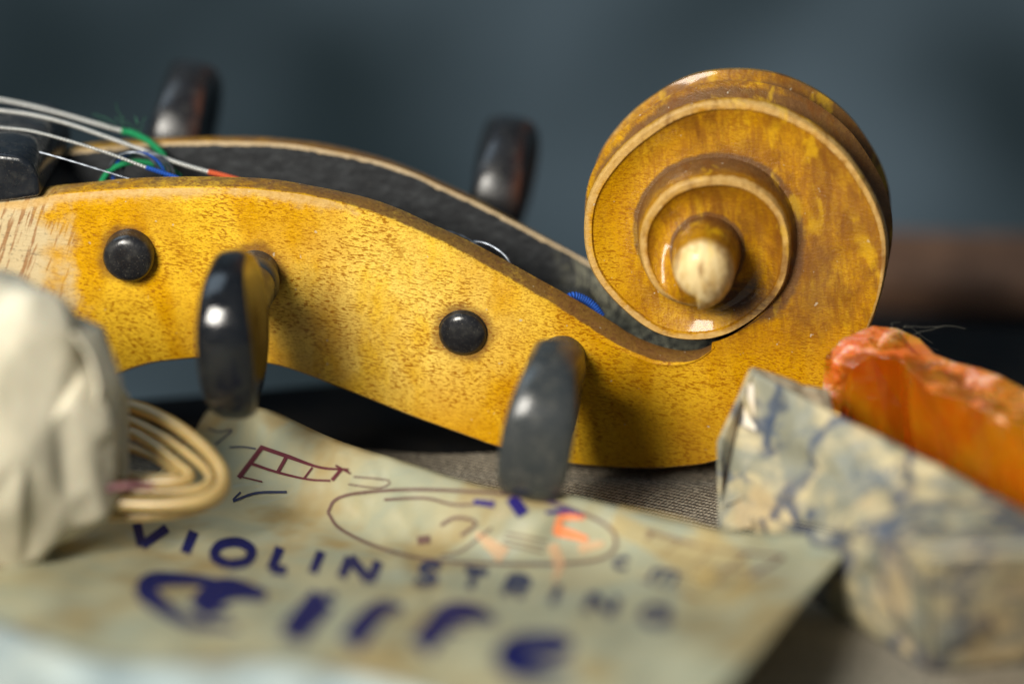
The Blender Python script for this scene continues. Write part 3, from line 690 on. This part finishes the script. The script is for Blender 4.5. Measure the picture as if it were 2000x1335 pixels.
strokes('ochre_shade', [([(1200, 1010), (1330, 1060), (1420, 1130), (1330, 1160)], [50, 90, 110, 60])], OCH, PAPER, .006)
word([('c', 1215, 1098, 34, 22, 8), ('m', 1300, 1125, 56, 26, 8)], GREYB, 'letter')
# ------------------------------------------------------------------ crumpled white paper roll, left
def nvec(v):
    from mathutils import noise
    return Vector((noise.noise(v+Vector((9.3, -1.5, -7.9))), noise.noise(v), noise.noise(v+Vector((-6.3, 11.1, 3.1)))))
def crumple(V, amp, seed, f=1.0):
    from mathutils import noise
    out = []
    for v in V:
        n = nvec(v*f*.9+Vector((seed, 0, 0))); c = noise.voronoi(v*f*1.1+Vector((0, seed, 0)))[0]
        d = (c[1]-c[0])
        out.append(v+n*amp*.8+Vector((0, -1, .5))*(.5-d)*amp*.5)
    return out
def bagmat():
    m = M('crumpled_white_paper'); c = m.mix(m.ramp(m.noise(.9, detail=4), .35, .65), (.46, .42, .31), (.60, .55, .42))
    m.set(Base_Color=c, Roughness=.75); m.bump(m.noise(1.2, detail=3), .06, .4)
    m.b.inputs['Subsurface Weight'].default_value = .1; return m.m
def facets(name, f, nu, nv, amp, seed, mat, parent, closed_v=False, pin=True, th=.04, label=None, bev=.02, jit=.38, sharp=7):
    # creased sheet: a coarse, uneven net of flat facets on the surface f(u, v)
    rd = random.Random(seed); V = []; Wd = nv if closed_v else nv-1; cen = f(.5, .5)
    for i in range(nu):
        for j in range(nv):
            ei = i in (0, nu-1); ej = (not closed_v) and j in (0, nv-1)
            u = i/(nu-1)+(0 if ei else rd.uniform(-jit, jit)/(nu-1)); v = j/Wd+(0 if ej else rd.uniform(-jit, jit)/Wd)
            p = f(u, v % 1 if closed_v else v); a = f(min(1, u+.01), v % 1 if closed_v else v)-p if u < .99 else p-f(u-.01, v % 1 if closed_v else v)
            b = f(u, (v+.01) % 1 if closed_v else min(1, v+.01))-(p if (closed_v or v < .99) else f(u, v-.01))
            n = a.cross(b); n = n.normalized() if n.length > 1e-9 else Vector((0, -1, 0))
            V.append(p+n*rd.uniform(-1, 1)*amp*((.25 if pin else 1) if (ei or ej) else 1))
    F = []
    for i in range(nu-1):
        for j in range(nv if closed_v else nv-1):
            k = (j+1) % nv; q = (i*nv+j, i*nv+k, (i+1)*nv+k, (i+1)*nv+j)
            F += [(q[0], q[1], q[2]), (q[0], q[2], q[3])] if rd.random() < .5 else [(q[0], q[1], q[3]), (q[1], q[2], q[3])]
    o = mesh(name, V, F, mat, parent, smooth=False, label=label)
    if th: o.modifiers.new('thickness', 'SOLIDIFY').thickness = th
    if bev:
        s2 = o.modifiers.new('soften', 'SUBSURF'); s2.levels = 2; s2.render_levels = 2; s2.subdivision_type = 'SIMPLE'
        sm_ = o.modifiers.new('smooth', 'SMOOTH'); sm_.factor = .5; sm_.iterations = bev
        for p in o.data.polygons: p.use_smooth = True
    return o
BR = G(40, 1090, .55); YA = BR.y
BAG = thing('paper_roll', 'crumpled off-white paper roll at the left edge, out of focus', 'paper roll', (BR.x, BR.y, 0))
bt = arcpts([(-260, 505), (-100, 520), (0, 538), (60, 550), (120, 590), (175, 650), (212, 708), (240, 765)], 60)
bb = arcpts([(-260, 1130), (-100, 1120), (0, 1105), (70, 1092), (120, 1058), (170, 1030), (215, 1002), (240, 968)], 60)
def fbag(u, v):
    x = u*59; i = min(58, int(x)); t = x-i; A = bt[i].lerp(bt[i+1], t); B = bb[i].lerp(bb[i+1], t)
    yc = YA+.1+.9*u; a = P(A.x, A.y, yc); b = P(B.x, B.y, yc); c = (a+b)/2; h = (a-b)/2; an = 2*math.pi*v
    return c+h*math.sin(an)+Vector((0, -1, 0))*math.cos(an)*h.length*.62
facets('paper_tube', fbag, 10, 13, .13, 8, bagmat(), BAG, closed_v=True, th=.03, bev=1)
fl = arcpts([(188, 640), (212, 670), (226, 700), (238, 745), (236, 775)], 20)
def fflap(u, v):
    q = fl[min(19, int(u*19))]; return P(q.x-v*45, q.y+v*10, YA+.42-.5*v)
facets('torn_flap', fflap, 6, 4, .05, 3, bagmat(), BAG, th=.04, bev=1)
# coil of gut string poking out of the roll
def gutmat():
    m = M('amber_gut_string'); c = m.mix(m.noise(2, detail=3), (.42, .26, .07), (.70, .54, .24))
    m.set(Base_Color=c, Roughness=.3, Transmission_Weight=.45); m.b.inputs['Subsurface Weight'].default_value = .15; return m.m
GUT = gutmat(); cy0 = YA+1.2
CO = thing('string_coil', 'coil of yellow gut string poking out of the crumpled paper roll', 'string coil', tuple(G(330, 985, 0)))
rings = [((120, 800), (235, 790), (320, 818), (392, 868), (432, 918), (428, 955), (385, 978), (310, 985), (220, 982), (120, 985)),
         ((120, 826), (230, 815), (305, 845), (370, 888), (408, 925), (402, 948), (360, 958), (290, 960), (120, 962)),
         ((130, 860), (240, 842), (300, 868), (345, 905), (372, 930), (340, 940), (260, 940), (130, 940)),
         ((130, 880), (220, 868), (285, 885), (330, 912), (345, 928), (310, 930), (130, 925)),
         ((120, 1000), (230, 1008), (330, 1004), (405, 985), (440, 950), (425, 915))]
for k, r_ in enumerate(rings):
    n = len(r_); pts = []
    for i, (a, b) in enumerate(r_):
        s = (b-790)/200; pts.append(P(a, b, cy0+1.0-1.5*s+.12*k))
    tube('coil_turn', pts, (.085, .06, .075, .05, .065)[k], GUT, CO, 12, 60)
o = tube('coil_tie', [P(200, 955, cy0-.75), P(250, 948, cy0-.78), P(300, 950, cy0-.7)], .05, simple('dark_red_thread', (.08, .02, .03), (.15, .05, .05)), CO, 8, 12)
# ------------------------------------------------------------------ rosin in its wrapper, right
def wrapmat():
    m = M('marbled_wrapper')
    n = m.noise(1.1, m.map((1, 1, .8)), 4, .6, .7)
    c = m.mix(m.ramp(n, .38, .62), (.20, .195, .14), (.45, .37, .21))
    c = m.mix(m.ramp(m.noise(.9, m.map(loc=(3, 3, 3)), 4, .6), .53, .63, 0, .6), c, (.46, .33, .17))
    c = m.mix(m.ramp(m.noise(1.4, m.map(loc=(8, 1, 3)), 4, .6, .5), .54, .66, 0, .6), c, (.185, .20, .185))
    wv = m.n.new('ShaderNodeVectorMath'); wv.operation = 'ADD'; m.link(m.co(), wv.inputs[0])
    sc = m.n.new('ShaderNodeVectorMath'); sc.operation = 'SCALE'; m.link(m.noise(1.6, detail=3, col=True), sc.inputs[0]); sc.inputs['Scale'].default_value = 1.1; m.link(sc.outputs[0], wv.inputs[1])
    e = m.voro(.62, m.map((1.25, 1, .55), src=wv.outputs[0]), 'DISTANCE_TO_EDGE')
    vein = m.math('MULTIPLY', m.ramp(e, .085, .02), m.ramp(m.noise(1.2, detail=3), .28, .45))
    e2 = m.voro(1.9, m.map((1.2, 1, .6), loc=(3, 1, 2), src=wv.outputs[0]), 'DISTANCE_TO_EDGE')
    c = m.mix(m.math('MULTIPLY', m.math('MULTIPLY', m.ramp(e2, .05, .01), m.ramp(m.noise(1.5, m.map(loc=(7, 7, 7)), 3), .45, .6)), .7), c, (.06, .085, .13))
    c = m.mix(m.math('MULTIPLY', vein, .8), c, (.025, .042, .085))
    m.set(Base_Color=c, Roughness=.55); m.bump(m.math('ADD', m.noise(4, detail=5), m.math('MULTIPLY', e, .8)), .07, .7); return m.m
WR = wrapmat()
RB = G(1820, 1300)
WRAP = thing('rosin_wrapper', 'crumpled marbled blue-grey paper wrapper round the amber rosin block', 'wrapper', tuple(RB))
# corner points of the wrapped packet
yA = -1.75
A0 = P(1470, 722, yA); A1 = P(2200, 1112, -5.4)                       # upper torn rim
Lm = P(1400, 862, yA-.25); Lb = P(1402, 1040, yA-.55); Lb.z = max(Lb.z, .02)
E0 = P(1690, 1052, -4.6); E1 = P(1812, 1080, -6.5); E2 = P(2200, 1064, -7.4)
B0 = G(1600, 1178, .02); B1 = G(1665, 1215, .02); B2 = G(1822, 1306, .02); B3 = G(2200, 1275, .02)
Em = P(1560, 1020, -3.1)
def fpoly(cs):
    a = even([Vector(p) for p in cs[0]], 60); b = even([Vector(p) for p in cs[1]], 60)
    def f(u, v):
        x = max(0, min(1, u))*59; i = min(58, int(x)); t = x-i
        return a[i].lerp(a[i+1], t).lerp(b[i].lerp(b[i+1], t), v)
    return f
def patch(name, cs, nu, nv, mat, parent, amp, seed, th=.05, bev=1, label=None):
    return facets(name, fpoly(cs), nu, nv, amp, seed, mat, parent, th=th, bev=bev, label=label)
patch('upper_flap', ([Lb, Em, E0, E1, E2], [A0, A0.lerp(A1, .25), A0.lerp(A1, .5), A0.lerp(A1, .7), A1]), 18, 7, WR, WRAP, .085, 21, label='sloping upper face of the wrapper with a torn rim')
patch('end_flap', ([Lb+Vector((0, 0, -.02)), Lb+Vector((.02, .7, 0))], [Lm, A0+Vector((-.03, .1, 0))]), 4, 5, WR, WRAP, .03, 5)
patch('side_face', ([Lb+Vector((.6, -.4, -.02)), B0, B1, B2], [Em+Vector((-.6, .4, -.1)), Em.lerp(E0, .6), E0, E1]), 10, 6, WR, WRAP, .07, 9)
patch('front_face', ([B2, B3], [E1, E2]), 7, 6, WR, WRAP, .045, 12, label='darker near end of the wrapper')
for pts, w0 in (([(1470, 722, yA-.02), (1455, 770, yA-.2), (1478, 830, yA-.3), (1520, 900, yA-.55), (1545, 965, yA-.8)], .03), ([(1408, 985, yA-.6), (1450, 968, yA-.6), (1510, 930, yA-.58)], .02), ([(1690, 1052, -4.67), (1740, 1062, -5.4), (1812, 1080, -6.58), (1900, 1076, -6.8), (2100, 1068, -7.25)], .05)):
    tube('paper_fold', [p+Vector((0, -.03, 0)) for p in stp(pts)], lambda s, w0=w0: w0*(.4+.8*math.sin(math.pi*min(.97, s+.03))), WR, WRAP, 8, 30)
o = patch('torn_edge', ([P(1475, 735, yA+.05), P(1560, 790, yA-.4), P(1625, 815, yA-.5)], [P(1468, 722, yA+.35), P(1560, 755, yA+.15), P(1618, 770, yA+.1)]), 7, 3, simple('brown_torn_paper', (.30, .22, .13), (.42, .34, .22), 5, .8), WRAP, .05, 4)
o = patch('torn_tip', ([P(1452, 830, yA-.30), P(1478, 842, yA-.34)], [P(1462, 748, yA-.10), P(1471, 750, yA-.10)]), 3, 5, simple('white_torn_paper', (.72, .58, .40), (.75, .72, .66), 3, .8), WRAP, .01, 4)
def rosinmat():
    m = M('amber_rosin'); N = m.n.new('ShaderNodeNewGeometry'); 
    c = m.mix(m.ramp(m.noise(.9, m.map((1, 1, .6)), 4, .6, .6), .35, .65), (.85, .17, .003), (1.0, .38, .01))
    du = m.attr('edge'); dust = m.ramp(m.math('ADD', du, m.math('MULTIPLY', m.math('SUBTRACT', m.noise(2.2, m.map((1, 1, 2)), 5, .65, .6), .5), 1.5)), .36, .88)
    c2 = m.mix(m.math('MULTIPLY', dust, .7), c, m.mix(m.ramp(m.noise(2.5, m.map((1, 1, 2)), 4, .65, 1), .45, .6), (.40, .085, .03), (.66, .42, .36)))
    m.set(Base_Color=c2, Roughness=m.ramp(dust, 0, 1, .10, .55), IOR=1.5, Transmission_Weight=m.ramp(dust, 0, 1, .75, .05))
    m.b.inputs['Subsurface Weight'].default_value = .8; m.b.inputs['Subsurface Radius'].default_value = (1., .3, .05); m.b.inputs['Subsurface Scale'].default_value = .5
    b = m.bump(m.voro(2.6, m.map((1, 1, .5))), .10, .5); m.bump(m.noise(5, detail=5), .05, .6, b); return m.m
# block: ridge line from the left peak away to the right, front face down to the wrapper
RO = thing('rosin_block', 'broken translucent amber rosin block with dusty edges, sitting in the marbled wrapper', 'rosin', tuple(P(1800, 900, -1.5)))
front = [(1610, 800), (1612, 735), (1618, 688), (1650, 660), (1690, 640), (1735, 630), (1768, 645), (1800, 672), (1850, 695), (1930, 728), (2010, 765), (2200, 850)]
ybf = [-.75, -.75, -.75, -.68, -.5, -.35, -.5, -.7, -1.0, -1.5, -2.0, -3.2]
inner = [(1640, 800), (1642, 750), (1650, 715), (1690, 700), (1730, 690), (1768, 700), (1790, 745), (1850, 775), (1920, 800), (1975, 820), (2010, 850), (2200, 950)]
yin_ = [-1.1, -1.1, -1.1, -1.15, -1.15, -1.2, -1.65, -1.95, -2.35, -2.7, -2.9, -3.9]
low = [(1600, 980), (1640, 985), (1680, 990), (1720, 1000), (1760, 1010), (1800, 1020), (1850, 1040), (1890, 1060), (1940, 1080), (1960, 1090), (2010, 1110), (2200, 1200)]
yl = [a-.25 for a in yin_]
top_ = [P(a, b, y) for (a, b), y in zip(front, ybf)]; in_ = [P(a, b, y) for (a, b), y in zip(inner, yin_)]; lo_ = [P(a, b, y) for (a, b), y in zip(low, yl)]
bk_ = [p+Vector((.25, .9, -.75)) for p in top_]; bl_ = [Vector((p.x+.2, p.y+.1, .3)) for p in bk_]
NU2 = 17; lines = [even(l, NU2) for l in (lo_, in_, top_, bk_, bl_)]
rr = random.Random(11); V, E = [], []; SEG = (3, 2, 2, 2)
for i in range(NU2):
    for s in range(4):
        for j in range(SEG[s]):
            q = j/SEG[s]; p = lines[s][i].lerp(lines[s+1][i], q); a = .09 if s == 0 else .06
            V.append(p+Vector((rr.uniform(-a, a), rr.uniform(-a, a), rr.uniform(-a, a)*.7)))
            E.append([(.0+.3*sm(.7, 1, q)), .40+.40*q, .75, .5][s])
    V.append(lines[4][i]); E.append(.2)
nr = sum(SEG)+1
F = []
for q in gfaces(NU2, nr): F += [(q[0], q[1], q[2]), (q[0], q[2], q[3])] if rr.random() < .5 else [(q[0], q[1], q[3]), (q[1], q[2], q[3])]
o = mesh('rosin', V, F+[tuple(range(nr))[::-1], tuple(range((NU2-1)*nr, NU2*nr))], rosinmat(), RO, smooth=False, attrs={'edge': E})
md = o.modifiers.new('bevel', 'BEVEL'); md.width = .03; md.segments = 2; md.limit_method = 'ANGLE'; md.angle_limit = R_(12)
lk = random.Random(3)
for k in range(5):
    a, b = lk.uniform(1720, 1790), lk.uniform(634, 656); pts = [(a, b, -.4)]; dx, dy = lk.uniform(-3, 14), lk.uniform(-12, -2)
    for i in range(5): dx += lk.uniform(-6, 8); dy += lk.uniform(-3, 7); pts.append((pts[-1][0]+dx, pts[-1][1]+dy, -.4+.05*i))
    tube('loose_fibre', stp(pts), .0022, simple('grey_fibre', (.12, .115, .09), None, 5, .9) if k == 0 else bpy.data.materials['grey_fibre'], RO, 4, 18)
# dust specks on the cloth and violin
